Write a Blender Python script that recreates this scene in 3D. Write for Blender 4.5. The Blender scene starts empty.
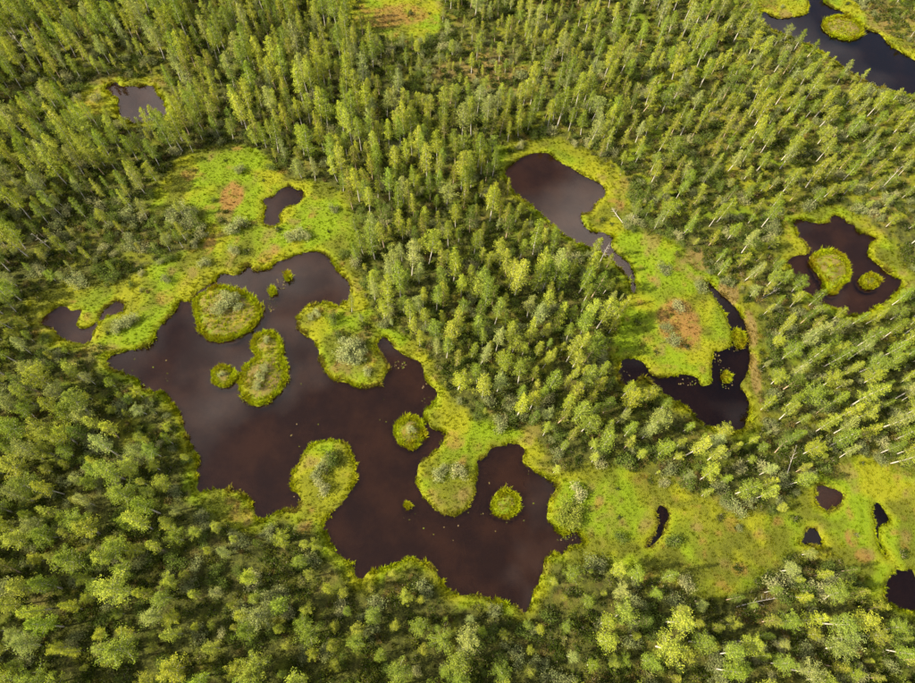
import bpy, math
import numpy as np
from mathutils import Matrix, Vector

sc = bpy.context.scene
R = math.radians
rng = np.random.default_rng(7)

# ------------------------------------------------------------------ camera
W0, H0, F0 = 915.0, 683.0, 610.0          # photograph size and focal length in its pixels
NADIR = (432.0, 635.0)                    # where plumb lines meet
ALT = 100.0
d = Vector((NADIR[0]-W0/2, -(NADIR[1]-H0/2), -F0)).normalized()   # world down, in camera axes
fw = Vector((0, 0, -1))
yc = (fw - d*fw.dot(d)).normalized()      # world +Y in camera axes
zc = -d
xc = yc.cross(zc)
ROT = Matrix((xc, yc, zc))                # camera axes -> world axes
cam = bpy.data.cameras.new('camera')
cam.sensor_fit = 'HORIZONTAL'; cam.sensor_width = 36.0
cam.lens = 36.0*F0/W0
cam.clip_start = 1.0; cam.clip_end = 8000.0
camo = bpy.data.objects.new('camera', cam)
sc.collection.objects.link(camo)
camo.matrix_world = Matrix.Translation((0, 0, ALT)) @ ROT.to_4x4()
sc.camera = camo
RN = np.array(ROT)

# ------------------------------------------------------------------ world, sun, exposure
SUN_EL, SUN_AZ = R(36), math.atan2(-0.96, -0.28)     # from the left of the picture
world = bpy.data.worlds.new('World'); sc.world = world
world.use_nodes = True
nt = world.node_tree; nt.nodes.clear()
N = nt.nodes.new
wo = N('ShaderNodeOutputWorld'); bg = N('ShaderNodeBackground'); sky = N('ShaderNodeTexSky')
sky.sky_type = 'NISHITA'; sky.sun_disc = False
sky.sun_elevation = SUN_EL; sky.sun_rotation = SUN_AZ
sky.air_density = 1.0; sky.dust_density = 3.0; sky.ozone_density = 1.0
tc = N('ShaderNodeTexCoord'); mp = N('ShaderNodeMapping'); mp.inputs['Scale'].default_value = (1, 1, 1.6); mp.inputs['Location'].default_value = (-8.37, -4.64, -4.87)
cn = N('ShaderNodeTexNoise'); cn.inputs['Scale'].default_value = 2.6; cn.inputs['Detail'].default_value = 4; cn.inputs['Roughness'].default_value = .58
cr = N('ShaderNodeValToRGB'); cr.color_ramp.elements[0].position = .49; cr.color_ramp.elements[1].position = .70
mx = N('ShaderNodeMix'); mx.data_type = 'RGBA'
mx.inputs['B'].default_value = (20.0, 17.8, 16.2, 1)
L = nt.links.new
L(tc.outputs['Generated'], mp.inputs['Vector']); L(mp.outputs['Vector'], cn.inputs['Vector'])
L(cn.outputs['Fac'], cr.inputs['Fac']); L(cr.outputs['Color'], mx.inputs['Factor'])
L(sky.outputs['Color'], mx.inputs['A']); L(mx.outputs['Result'], bg.inputs['Color'])
bg.inputs['Strength'].default_value = 0.070
L(bg.outputs['Background'], wo.inputs['Surface'])

sun = bpy.data.lights.new('sun', 'SUN'); sun.energy = 5.0; sun.angle = R(0.6); sun.color = (1.0, .88, .61)
suno = bpy.data.objects.new('sun', sun); sc.collection.objects.link(suno)
sd = Vector((math.sin(SUN_AZ)*math.cos(SUN_EL), math.cos(SUN_AZ)*math.cos(SUN_EL), math.sin(SUN_EL)))
suno.rotation_euler = sd.to_track_quat('Z', 'Y').to_euler()
suno.location = sd*200
vs = sc.view_settings
vs.view_transform = 'Standard'; vs.look = 'None'; vs.gamma = 1.0; vs.exposure = 1.76; vs.use_curve_mapping = False
sc.cycles.max_bounces = 6; sc.cycles.transparent_max_bounces = 8
sc.cycles.diffuse_bounces = 3; sc.cycles.glossy_bounces = 2; sc.cycles.transmission_bounces = 4
sc.cycles.caustics_reflective = False; sc.cycles.caustics_refractive = False

# ------------------------------------------------------------------ pixel <-> ground
def unproject(px, z=0.15):
    px = np.asarray(px, float).reshape(-1, 2)
    r = np.stack([px[:, 0]-W0/2, -(px[:, 1]-H0/2), np.full(len(px), -F0)], 1) @ RN.T
    t = (z-ALT)/r[:, 2]
    return (r*t[:, None])[:, :2]
def project(P):
    P = np.asarray(P, float).reshape(-1, 3)
    c = (P-np.array([0, 0, ALT])) @ RN
    return np.stack([W0/2+F0*c[:, 0]/-c[:, 2], H0/2-F0*c[:, 1]/-c[:, 2]], 1), F0/-c[:, 2]

# ------------------------------------------------------------------ noise, signed distance
def _h(ix, iy, seed):
    n = (ix.astype(np.int64)*374761393 + iy.astype(np.int64)*668265263 + seed*2147483647) & 0xffffffff
    n = ((n ^ (n >> 13))*1274126177) & 0xffffffff
    n = ((n ^ (n >> 16))*2246822519) & 0xffffffff
    return ((n ^ (n >> 15)) & 0xffff)/65535.0
def vnoise(x, y, seed=0):
    x0 = np.floor(x); y0 = np.floor(y); fx = x-x0; fy = y-y0
    fx = fx*fx*(3-2*fx); fy = fy*fy*(3-2*fy)
    a = _h(x0, y0, seed); b = _h(x0+1, y0, seed); c = _h(x0, y0+1, seed); e = _h(x0+1, y0+1, seed)
    return (a*(1-fx)+b*fx)*(1-fy)+(c*(1-fx)+e*fx)*fy
def fbm(x, y, size, seed=0, o=3):
    s = 0; a = 1; t = 0
    for k in range(o):
        s = s+a*vnoise(x/size*2**k, y/size*2**k, seed+k*17); t += a; a *= .55
    return s/t*2-1
def sstep(a, b, x):
    t = np.clip((x-a)/(b-a), 0, 1); return t*t*(3-2*t)
def smooth_poly(p, n=4):
    p = np.asarray(p, float); q = []
    m = len(p)
    for i in range(m):
        a, b, c, e = p[i-1], p[i], p[(i+1) % m], p[(i+2) % m]
        for k in range(n):
            t = k/n
            q.append(.5*((2*b)+(-a+c)*t+(2*a-5*b+4*c-e)*t*t+(-a+3*b-3*c+e)*t**3))
    return np.array(q)
def sdf_poly(x, y, poly, cap=12.0):
    """positive inside"""
    out = np.full(x.shape, -cap)
    lo = poly.min(0)-cap; hi = poly.max(0)+cap
    sel = np.nonzero((x > lo[0]) & (x < hi[0]) & (y > lo[1]) & (y < hi[1]))
    X = x[sel]; Y = y[sel]
    if len(X) == 0: return out
    best = np.full(len(X), 1e9); ins = np.zeros(len(X), bool)
    for i in range(len(poly)):
        ax, ay = poly[i-1]; bx, by = poly[i]
        dx, dy = bx-ax, by-ay
        t = np.clip(((X-ax)*dx+(Y-ay)*dy)/(dx*dx+dy*dy+1e-12), 0, 1)
        best = np.minimum(best, (X-ax-t*dx)**2+(Y-ay-t*dy)**2)
        if ay != by:
            ins ^= ((ay > Y) != (by > Y)) & (X < (bx-ax)*(Y-ay)/(by-ay)+ax)
    s = np.sqrt(best)
    out[sel] = np.clip(np.where(ins, s, -s), -cap, cap)
    return out

# ------------------------------------------------------------------ outlines, traced in photograph pixels and laid on the ground
PONDS = [
 ('big', 'large dark brown pond with many bays and mossy islands', [(107,366),(110,356),(127,350),(147,346),(155,335),(163,323),(173,313),(180,301),(186,302),(190,300),(194,295),(200,290),(208,285),(214,281),(219,275),(227,274),(235,275),(243,271),(248,264),(254,270),(267,268),(280,261),(290,257),(305,253),(318,251),(330,258),(338,271),(349,281),(352,292),(347,301),(337,306),(325,303),(315,305),(305,308),(299,316),(299,327),(305,334),(315,341),(320,355),(325,368),(333,378),(348,383),(365,387),(380,383),(388,371),(385,360),(377,349),(376,342),(384,337),(390,341),(397,350),(408,356),(420,363),(425,375),(430,385),(437,393),(433,405),(425,411),(427,421),(433,428),(443,430),(446,436),(437,450),(420,463),(417,475),(419,489),(428,501),(440,512),(449,514),(460,512),(469,504),(474,494),(475,478),(477,469),(476,461),(483,457),(492,448),(501,446),(508,442),(517,443),(522,446),(527,452),(524,460),(529,467),(540,474),(552,480),(558,484),(556,492),(550,502),(548,514),(552,523),(562,533),(575,530),(584,541),(583,544),(572,547),(561,554),(552,554),(545,563),(542,575),(538,587),(532,597),(530,609),(523,613),(515,606),(503,602),(491,600),(475,595),(462,597),(450,591),(442,581),(435,569),(426,563),(415,559),(405,560),(388,568),(370,573),(360,580),(352,566),(338,553),(330,542),(323,527),(325,518),(342,502),(353,485),(355,468),(352,455),(345,444),(335,440),(318,443),(306,451),(300,462),(293,475),(293,487),(301,498),(297,511),(283,510),(267,518),(258,522),(255,510),(247,497),(230,490),(213,490),(199,492),(197,478),(198,462),(194,453),(187,438),(182,418),(173,405),(163,393),(143,390),(137,380),(123,373)]),
 ('left', 'grey reflecting two lobed pond at the left, beside the large pond', [(41,323),(50,311),(62,306),(72,311),(82,311),(78,325),(85,328),(97,321),(103,310),(117,300),(125,306),(123,313),(110,316),(100,324),(93,335),(90,343),(77,343),(63,340),(53,330)]),
 ('meadow', 'small brown pond in the bright moss meadow beside the rust patch', [(262,200),(274,196),(281,189),(290,186),(296,189),(303,190),(304,197),(298,204),(288,207),(280,215),(282,222),(272,227),(265,225),(263,215),(266,208)]),
 ('upper_left', 'pale grey pond among dense trees in the upper left wood', [(103,90),(111,84),(116,82),(122,86),(139,86),(154,86),(158,94),(164,100),(167,113),(160,121),(140,124),(122,121),(117,110),(117,104),(118,99),(111,95)]),
 ('middle', 'brown pond above the centre with a narrow curving outlet channel', [(504,174),(513,163),(525,156),(537,153),(549,153),(558,161),(572,168),(584,175),(598,182),(607,193),(598,202),(591,212),(581,216),(584,224),(593,231),(605,233),(614,237),(612,246),(621,256),(630,264),(635,277),(635,292),(630,292),(629,282),(622,272),(611,261),(600,253),(586,248),(570,240),(550,224),(535,209),(514,192)]),
 ('kidney', 'dark pond and channel curling round the bright oval moss meadow', [(619,364),(628,358),(642,361),(647,368),(655,376),(670,376),(684,374),(698,378),(701,385),(711,382),(710,371),(712,360),(713,351),(722,350),(729,346),(731,336),(728,324),(722,311),(714,298),(706,285),(708,281),(718,291),(728,300),(738,310),(745,322),(749,336),(750,350),(751,362),(746,378),(741,386),(748,397),(750,411),(746,426),(734,433),(722,430),(704,426),(692,415),(682,405),(668,396),(655,389),(646,380),(640,379),(630,386),(619,381)]),
 ('right', 'lilac brown pond near the right edge with a mossy island', [(794,220),(804,220),(817,223),(827,223),(833,215),(844,219),(848,223),(854,225),(859,232),(870,235),(877,240),(870,244),(869,256),(880,266),(893,276),(902,281),(900,289),(893,297),(880,306),(868,314),(852,316),(838,311),(820,303),(806,293),(795,281),(789,269),(787,261),(792,257),(806,254),(807,247),(801,239),(796,235)]),
 ('top_right', 'slate blue pond in the top right corner with an oval island', [(763,12),(777,18),(792,17),(805,14),(808,4),(808,-8),(812,-22),(824,-22),(824,0),(833,8),(850,15),(865,28),(879,34),(891,46),(906,55),(925,66),(945,78),(945,98),(915,95),(890,92),(868,84),(845,70),(820,52),(800,42),(780,34),(764,25)]),
 ('corner', 'blue black pond cut by the right edge of the lower right meadow', [(895,569),(903,571),(911,568),(918,580),(935,570),(950,590),(935,615),(915,612),(904,611),(892,605),(883,596),(887,582)]),
 ('pool_a', 'round brown mud pool in the lower right moss meadow', [(816,485),(829,487),(843,494),(839,506),(827,511),(816,503)]),
 ('pool_b', 'small black pool below the round mud pool in the moss', [(806,529),(816,529),(823,546),(811,546),(799,542),(804,537)]),
 ('pool_c', 'black slit pool and runnel above the corner pond', [(875,502),(881,505),(890,521),(884,526),(879,529),(880,541),(885,551),(888,558),(885,558),(879,550),(876,541),(874,530),(875,524),(872,512)]),
 ('pool_d', 'thin crooked black pool in the lower right sedge meadow', [(659,505),(666,508),(670,517),(666,523),(663,534),(655,544),(647,548),(647,543),(655,533),(658,523),(656,514)]),
]
ISLANDS = [
 ('large bushy moss island close to the upper left shore of the large pond', [(195,302),(195,311),(197,321),(202,332),(209,339),(220,341),(233,338),(248,331),(258,321),(261,311),(256,300),(248,294),(235,290),(225,287),(215,286.5),(206,290.5),(199,296)]),
 ('mossy double island of two joined mounds in the large pond', [(263,332),(271,332),(278,337),(283,348),(283,358),(287,371),(284,385),(273,398),(257,405),(245,398),(240,385),(241,374),(248,364),(257,357),(252,347),(255,337)]),
 ('small round moss island left of the double island', [(212,375),(216,368),(223,365),(231,368),(235,376),(231,384),(223,387),(215,383)]),
 ('round moss island just off the east shore of the large pond', [(396,432),(399,422),(410,417),(420,420),(425,432),(421,442),(411,448),(400,443)]),
 ('small round island with pink rim in the large pond\'s right bay', [(492,505),(496,495),(505,491),(515,494),(519,504),(515,514),(505,517),(495,513)]),
 ('green tussock, upper of the two in the large pond\'s top bay', [(285,276),(288,273.5),(291,275),(290,279),(287,279.5)]),
 ('green tussock, lower of the two in the large pond\'s top bay', [(270,291),(273,288.5),(276,291),(275,294.5),(271,295)]),
 ('tiny lone tussock in the large pond beside the bushy peninsula', [(404.5,505),(407,502.5),(410,505),(407,508)]),
 ('mossy island with tan centre in the pond near right edge', [(811,257),(819,252),(836,252),(846,261),(849,271),(846,281),(840,287),(834,294),(826,291),(823,281),(815,270),(811,263)]),
 ('small moss islet below the tan centred island, right edge pond', [(860,280),(868,274),(878,279),(875,287),(864,288)]),
 ('oval yellow green moss island in the top right pond', [(823,24),(830,18),(843,17),(855,21),(862,31),(858,38),(848,40),(835,37),(825,31)]),
 ('sedge mat in the channel right of the oval moss meadow', [(733,331),(741,333),(744,344),(736,346)]),
 ('small sedge islet in the dark pond below the oval meadow', [(722,376),(726,373),(730,377),(728,382),(724,382)]),
]
OPEN = [
 [(150,208),(165,175),(185,156),(228,145),(262,153),(290,176),(326,186),(350,203),(354,235),(350,262),(300,262),(250,268),(215,280),(185,300),(150,342),(110,352),(60,347),(36,335),(28,300),(66,284),(118,280),(150,268),(192,250),(205,228),(178,215)],
 [(340,245),(358,268),(366,298),(384,324),(418,344),(440,382),(456,408),(488,424),(520,428),(548,452),(530,472),(440,522),(408,482),(440,430),(425,390),(390,350),(345,300)],
 [(553,482),(586,466),(640,470),(692,492),(735,508),(785,508),(806,474),(850,458),(890,464),(930,490),(930,608),(880,606),(862,585),(830,556),(795,552),(745,590),(705,602),(665,580),(622,572),(592,566),(560,564),(584,540),(556,520)],
 [(608,236),(640,232),(678,246),(712,282),(745,318),(756,356),(752,432),(736,440),(690,402),(650,382),(614,366),(610,335),(628,290)],
 [(492,160),(516,143),(560,140),(604,165),(634,195),(626,232),(600,240),(570,200),(520,180)],
 [(332,-15),(432,-15),(442,30),(426,46),(400,47),(368,33),(343,15)],
 [(62,112),(78,94),(106,82),(158,78),(168,95),(160,88),(112,90),(118,108),(90,122)],
 [(785,215),(835,208),(880,232),(918,288),(900,285),(860,235),(800,225),(812,250),(780,275),(776,245)],
 [(755,-15),(812,-15),(806,16),(775,20),(755,8)],
 [(818,-15),(850,0),(900,42),(930,58),(930,68),(905,56),(850,18),(824,5)],
 [(196,494),(232,488),(256,512),(262,530),(232,528),(205,510)],
 [(295,455),(330,438),(358,470),(338,512),(318,530),(292,522),(290,490)],
 [(298,310),(340,305),(372,345),(390,370),(366,390),(330,380),(300,335)],
 [(192,295),(225,284),(262,306),(230,342),(200,335)],
]
SPARSE = [
 ([(758,26),(800,44),(845,74),(890,94),(935,98),(935,122),(880,116),(838,102),(793,74),(755,52)], .5, .8),
 ([(106,118),(170,118),(174,142),(102,142)], .6, .8),
 ([(34,338),(95,345),(102,368),(28,360)], .25, .5),
 ([(508,192),(540,215),(575,245),(625,285),(618,302),(568,264),(528,234),(498,205)], .35, .6),
 ([(790,285),(830,308),(868,316),(905,295),(912,312),(868,336),(822,326),(782,300)], .9, .9),
 ([(500,-10),(640,-10),(760,60),(700,110),(560,70)], .7, .95),
 ([(620,100),(720,110),(800,170),(780,220),(690,190),(620,150)], .55, .95),
 ([(780,130),(930,110),(930,200),(860,200),(790,190)], .6, .95),
  # polygon, share of full tree density, tree height factor
 ([(392,38),(440,28),(520,20),(545,75),(490,108),(400,85)], .38, .72),
 ([(815,-15),(930,-15),(930,62)], .22, .8),
 ([(640,195),(700,185),(790,225),(792,300),(765,345),(748,320),(715,280),(675,240)], .42, .85),
 ([(0,98),(100,72),(172,58),(176,86),(60,112),(15,132)], .28, .7),
 ([(28,232),(120,188),(205,212),(195,252),(120,284),(34,296)], .30, .62),
 ([(150,560),(215,505),(262,520),(325,545),(300,600),(215,655)], .38, .75),
 ([(485,635),(545,600),(600,590),(580,690),(480,690)], .40, .8),
 ([(872,150),(930,190),(930,300),(893,268)], .30, .8),
 ([(545,455),(600,440),(700,480),(745,505),(690,492),(590,468)], .45, .8),
 ([(735,595),(795,552),(850,570),(870,600),(800,620)], .4, .85),
 ([(330,520),(440,565),(530,605),(500,640),(380,610)], .55, .8),
 ([(90,380),(160,390),(200,470),(200,520),(150,470)], .55, .8),
]
RED = [(232,198,13,17,.95),(678,325,24,27,.95),(380,20,32,11,.7),(405,16,28,12,.7),(815,560,9,16,.0),(851,538,8,10,.8),(862,556,9,8,.7),(700,478,12,6,.5),
       (205,300,14,10,.0),(165,298,10,9,.6),(210,245,7,12,.7),(265,258,9,7,.6),(640,478,10,8,.45),(730,525,10,9,.6),(738,570,10,8,.6),(650,580,14,9,.5),
       (455,440,13,11,.6),(745,300,10,26,.0),(510,90,24,10,.0),(345,225,10,9,.4),(400,300,6,8,.3),(95,105,12,7,.5),(765,560,16,12,.35),(240,515,14,9,.5),(560,600,9,12,.4)]
TAN = [(728,292,11,15,.9),(750,330,7,20,.9),(755,375,6,26,.8),(700,260,16,12,.7),(490,70,34,22,.75),(440,70,20,16,.6),(520,90,22,18,.6),(770,600,22,12,.5),(830,268,10,7,.8),(690,480,18,9,.5),
       (735,506,14,8,.6),(630,190,22,14,.5),(880,210,18,14,.6),(890,20,30,18,.6),(785,15,8,5,.7),(842,29,8,4,.6),(660,215,20,12,.5),(120,225,40,20,.4),(60,95,40,14,.4),(700,170,60,30,.35),(820,170,50,30,.35)]

GREEN = [(235,168,32,16,1),(322,222,24,20,1),(640,270,34,30,1),(700,380,30,18,.8),(625,330,20,30,.8),(612,510,40,30,.9),(830,480,26,14,.8),(690,530,34,20,.5),(395,335,18,14,.9),(505,435,18,10,1),(270,235,20,14,.7),(90,300,20,12,.6),(345,320,22,12,.6),(860,520,30,30,.5),(575,505,20,24,.8)]
DULL = [(620,545,70,40,1),(700,555,70,38,1),(650,490,70,20,.9),(740,530,60,30,.9),(780,500,30,20,.7),(230,275,30,20,.6),(120,300,40,22,.6),(180,230,40,22,.7),(320,500,40,24,.6),(230,510,26,16,.8),(470,450,24,14,.7),(335,480,18,22,.6),(440,480,18,20,.6),(225,310,18,16,.6),(350,355,24,22,.5),(540,470,20,14,.6),(560,560,30,24,.6),(640,210,30,24,.5),(250,240,24,12,.4),(560,150,50,10,.5)]
POND_W = [unproject(smooth_poly(p[2]), 0.0) for p in PONDS]
ISL_W = [unproject(smooth_poly(p[1]), 0.1) for p in ISLANDS]
OPEN_W = [unproject(smooth_poly(p, 3)) for p in OPEN]
SPARSE_W = [unproject(np.array(p[0], float)) for p in SPARSE]

def pond_sdf(x, y):
    s = np.full(x.shape, -12.0); who = np.zeros(x.shape, int)
    for i, p in enumerate(POND_W):
        q = sdf_poly(x, y, p)
        who = np.where(q > s, i, who); s = np.maximum(s, q)
    return s, who
def frill(x, y):
    return .34*fbm(x, y, 1.5, 3, 3)+.16*fbm(x, y, .6, 9, 2)
def land_height(dd, x, y):
    """dd: metres inland from the shore"""
    hum = fbm(x, y, 1.5, 21, 3)
    hi = .06+.24*sstep(0, .45, dd)+.16*(hum+.4)*sstep(.15, 1.5, dd)+.45*sstep(2, 9, dd)*(fbm(x, y, 14, 31, 2)*.6+.6)+.10*fbm(x, y, .7, 41, 2)*sstep(.2, .8, dd)
    lo = .06-.55*sstep(0, .7, -dd)-.7*sstep(.5, 4, -dd)
    return np.where(dd > 0, np.maximum(hi, .07), lo)

# ------------------------------------------------------------------ materials
def nodes_of(name):
    m = bpy.data.materials.new(name); m.use_nodes = True
    t = m.node_tree; t.nodes.clear()
    return m, t, t.nodes.new, t.links.new
def math_node(n, l, op, a, b=None):
    k = n('ShaderNodeMath'); k.operation = op
    for i, v in enumerate((a, b)):
        if v is None: continue
        if isinstance(v, (int, float)): k.inputs[i].default_value = v
        else: l(v, k.inputs[i])
    return k.outputs[0]
def mixc(n, l, fac, a, b, mode='MIX'):
    k = n('ShaderNodeMix'); k.data_type = 'RGBA'; k.blend_type = mode
    for key, v in (('Factor', fac), ('A', a), ('B', b)):
        if isinstance(v, (int, float)): k.inputs[key].default_value = v
        elif isinstance(v, tuple): k.inputs[key].default_value = (*v, 1)
        else: l(v, k.inputs[key])
    return k.outputs['Result']
def noise(n, l, vec, scale, detail=4, rough=.6):
    k = n('ShaderNodeTexNoise'); k.inputs['Scale'].default_value = scale; k.inputs['Detail'].default_value = detail; k.inputs['Roughness'].default_value = rough
    l(vec, k.inputs['Vector']); return k.outputs['Fac']
def ramp(n, l, fac, a, b):
    k = n('ShaderNodeMapRange'); k.interpolation_type = 'SMOOTHSTEP'
    k.inputs['From Min'].default_value = a; k.inputs['From Max'].default_value = b
    l(fac, k.inputs['Value']); return k.outputs['Result']

MOSS = np.array((.106, .156, .0035)); MOSS2 = np.array((.150, .157, .005)); DEEP = np.array((.060, .085, .008)); OLIVE = np.array((.066, .074, .006))
RUST = np.array((.175, .090, .028)); STRAW = np.array((.19, .130, .048)); FLOOR = np.array((.032, .037, .007))

def ground_material():
    m, t, n, l = nodes_of('bog_ground')
    out = n('ShaderNodeOutputMaterial'); bs = n('ShaderNodeBsdfPrincipled')
    at = n('ShaderNodeAttribute'); at.attribute_name = 'cover'       # r moss, g rust, b straw
    sep = n('ShaderNodeSeparateColor'); l(at.outputs['Color'], sep.inputs[0])
    geo = n('ShaderNodeNewGeometry'); P = geo.outputs['Position']
    n1 = noise(n, l, P, .35, 5); n2 = noise(n, l, P, 1.6, 5, .65); n3 = noise(n, l, P, 7, 4, .7)
    sw = n('ShaderNodeAttribute'); sw.attribute_name = 'sward'      # r green, g olive
    sep2 = n('ShaderNodeSeparateColor'); l(sw.outputs['Color'], sep2.inputs[0])
    moss = mixc(n, l, sep2.outputs[0], tuple(MOSS2), tuple(MOSS))
    moss = mixc(n, l, sep2.outputs[1], moss, tuple(OLIVE))
    moss = mixc(n, l, math_node(n, l, 'MULTIPLY', ramp(n, l, n2, .52, .75), .3), moss, tuple(DEEP))
    floor = mixc(n, l, ramp(n, l, n2, .35, .68), tuple(FLOOR*.75), tuple(FLOOR*1.9*np.array((1.05, 1, .9))))
    floor = mixc(n, l, math_node(n, l, 'MULTIPLY', ramp(n, l, n1, .55, .75), .6), floor, (.045, .034, .011))
    c = mixc(n, l, sep.outputs[0], floor, moss)
    c = mixc(n, l, sep.outputs[2], c, mixc(n, l, ramp(n, l, n3, .4, .65), tuple(STRAW*.75), (.10, .09, .02)))
    c = mixc(n, l, sep.outputs[1], c, mixc(n, l, ramp(n, l, n3, .42, .62), tuple(RUST), (.14, .10, .02)))
    # peat where the sheet runs under water
    sx = n('ShaderNodeSeparateXYZ'); l(P, sx.inputs[0])
    peat = mixc(n, l, ramp(n, l, noise(n, l, P, .13, 4, .55), .36, .66), (.120, .066, .032), (.215, .110, .046))
    c = mixc(n, l, ramp(n, l, sx.outputs['Z'], .04, -.10), c, peat)
    c = mixc(n, l, 1.0, c, mixc(n, l, n3, (.75, .75, .75), (1.25, 1.25, 1.25)), 'MULTIPLY')
    l(c, bs.inputs['Base Color']); bs.inputs['Roughness'].default_value = .95
    bs.inputs['Specular IOR Level'].default_value = .15
    b = n('ShaderNodeBump'); b.inputs['Strength'].default_value = .9; b.inputs['Distance'].default_value = .25
    l(math_node(n, l, 'ADD', n3, math_node(n, l, 'MULTIPLY', n2, .8)), b.inputs['Height']); l(b.outputs[0], bs.inputs['Normal'])
    l(bs.outputs[0], out.inputs[0]); return m

def water_material(name, tint):
    m, t, n, l = nodes_of(name)
    out = n('ShaderNodeOutputMaterial'); mix = n('ShaderNodeMixShader'); tr = n('ShaderNodeBsdfTransparent'); gl = n('ShaderNodeBsdfGlossy')
    fr = n('ShaderNodeFresnel'); fr.inputs[0].default_value = 1.40
    tr.inputs[0].default_value = (*tint, 1); gl.inputs['Roughness'].default_value = .03
    l(fr.outputs[0], mix.inputs[0]); l(tr.outputs[0], mix.inputs[1]); l(gl.outputs[0], mix.inputs[2]); l(mix.outputs[0], out.inputs[0])
    return m

def leaf_material(name, trans=.34, lo=(.50, .58, .52), hi=(1.45, 1.34, 1.2)):
    m, t, n, l = nodes_of(name)
    out = n('ShaderNodeOutputMaterial')
    at = n('ShaderNodeAttribute'); at.attribute_type = 'INSTANCER'; at.attribute_name = 'tint'
    va = n('ShaderNodeAttribute'); va.attribute_name = 'var'
    c = mixc(n, l, va.outputs['Fac'], lo, hi)
    c = mixc(n, l, 1.0, at.outputs['Color'], c, 'MULTIPLY')
    df = n('ShaderNodeBsdfDiffuse'); tl = n('ShaderNodeBsdfTranslucent'); mix = n('ShaderNodeMixShader'); mix.inputs[0].default_value = trans
    l(c, df.inputs[0]); l(mixc(n, l, 1.0, c, (1.15, 1.1, .6), 'MULTIPLY'), tl.inputs[0])
    l(df.outputs[0], mix.inputs[1]); l(tl.outputs[0], mix.inputs[2]); l(mix.outputs[0], out.inputs[0])
    return m

def bark_material(name, a, b, sc_=6):
    m, t, n, l = nodes_of(name)
    out = n('ShaderNodeOutputMaterial'); bs = n('ShaderNodeBsdfPrincipled'); bs.inputs['Roughness'].default_value = .85
    tcn = n('ShaderNodeTexCoord'); mpn = n('ShaderNodeMapping'); mpn.inputs['Scale'].default_value = (1, 1, 2.2)
    l(tcn.outputs['Object'], mpn.inputs[0])
    l(mixc(n, l, ramp(n, l, noise(n, l, mpn.outputs[0], sc_, 4), .5, .66), a, b), bs.inputs['Base Color']); l(bs.outputs[0], out.inputs[0])
    return m

M_GROUND = ground_material(); M_WATER = water_material('peat_water', (.80, .70, .64)); M_DARK = water_material('deep_peat_water', (.46, .40, .40))
M_LEAF = leaf_material('leaves'); M_RIM = leaf_material('island_sedge', .45, (.78, .50, .85), (1.25, 1.25, 1.1)); M_GRASS = leaf_material('sedge_blades', .45, (.72, .78, .72), (1.3, 1.22, 1.15))
M_BIRCH = bark_material('birch_bark', (.36, .335, .30), (.12, .10, .085)); M_PINE = bark_material('pine_bark', (.30, .22, .16), (.14, .09, .06))
M_STEM = bark_material('shrub_stem', (.24, .20, .15), (.12, .10, .07)); M_DEAD = bark_material('dead_wood', (.30, .275, .24), (.15, .13, .11))

# ------------------------------------------------------------------ mesh helpers
C = sc.collection
def link(o, parent=None):
    C.objects.link(o)
    if parent: o.parent = parent
    return o
def mesh_from(name, V, Fa, mats, fmat=None, var=None, smooth=False):
    """V (n,3), Fa list of (k,4) or (k,3) int arrays"""
    me = bpy.data.meshes.new(name)
    Fa = [np.asarray(f) for f in Fa if len(f)]
    nl = sum(f.size for f in Fa); nf = sum(len(f) for f in Fa)
    me.vertices.add(len(V)); me.loops.add(nl); me.polygons.add(nf)
    me.vertices.foreach_set('co', np.asarray(V, np.float32).ravel())
    me.loops.foreach_set('vertex_index', np.concatenate([f.ravel() for f in Fa]).astype(np.int32))
    tot = np.concatenate([np.full(len(f), f.shape[1]) for f in Fa]); st = np.concatenate([[0], np.cumsum(tot)[:-1]])
    me.polygons.foreach_set('loop_start', st.astype(np.int32))
    try: me.polygons.foreach_set('loop_total', tot.astype(np.int32))
    except Exception: pass
    for m in mats: me.materials.append(m)
    if fmat is not None: me.polygons.foreach_set('material_index', np.asarray(fmat, np.int32))
    if smooth: me.polygons.foreach_set('use_smooth', np.ones(nf, bool))
    if var is not None:
        a = me.attributes.new('var', 'FLOAT', 'POINT'); a.data.foreach_set('value', np.asarray(var, np.float32))
    me.update(calc_edges=True); me.validate()
    return me
def set_props(o, label=None, cat=None, group=None, kind=None):
    if label: o['label'] = label
    if cat: o['category'] = cat
    if group: o['group'] = group
    if kind: o['kind'] = kind
    return o
def axis(lo, hi, step, far, k=1.35):
    a = list(np.arange(lo, hi+step, step)); s = step
    while a[-1] < far: s *= k; a.append(a[-1]+s)
    s = step; b = []
    x = lo
    while x > -far: s *= k; x -= s; b.append(x)
    return np.array(b[::-1]+a)

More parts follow.
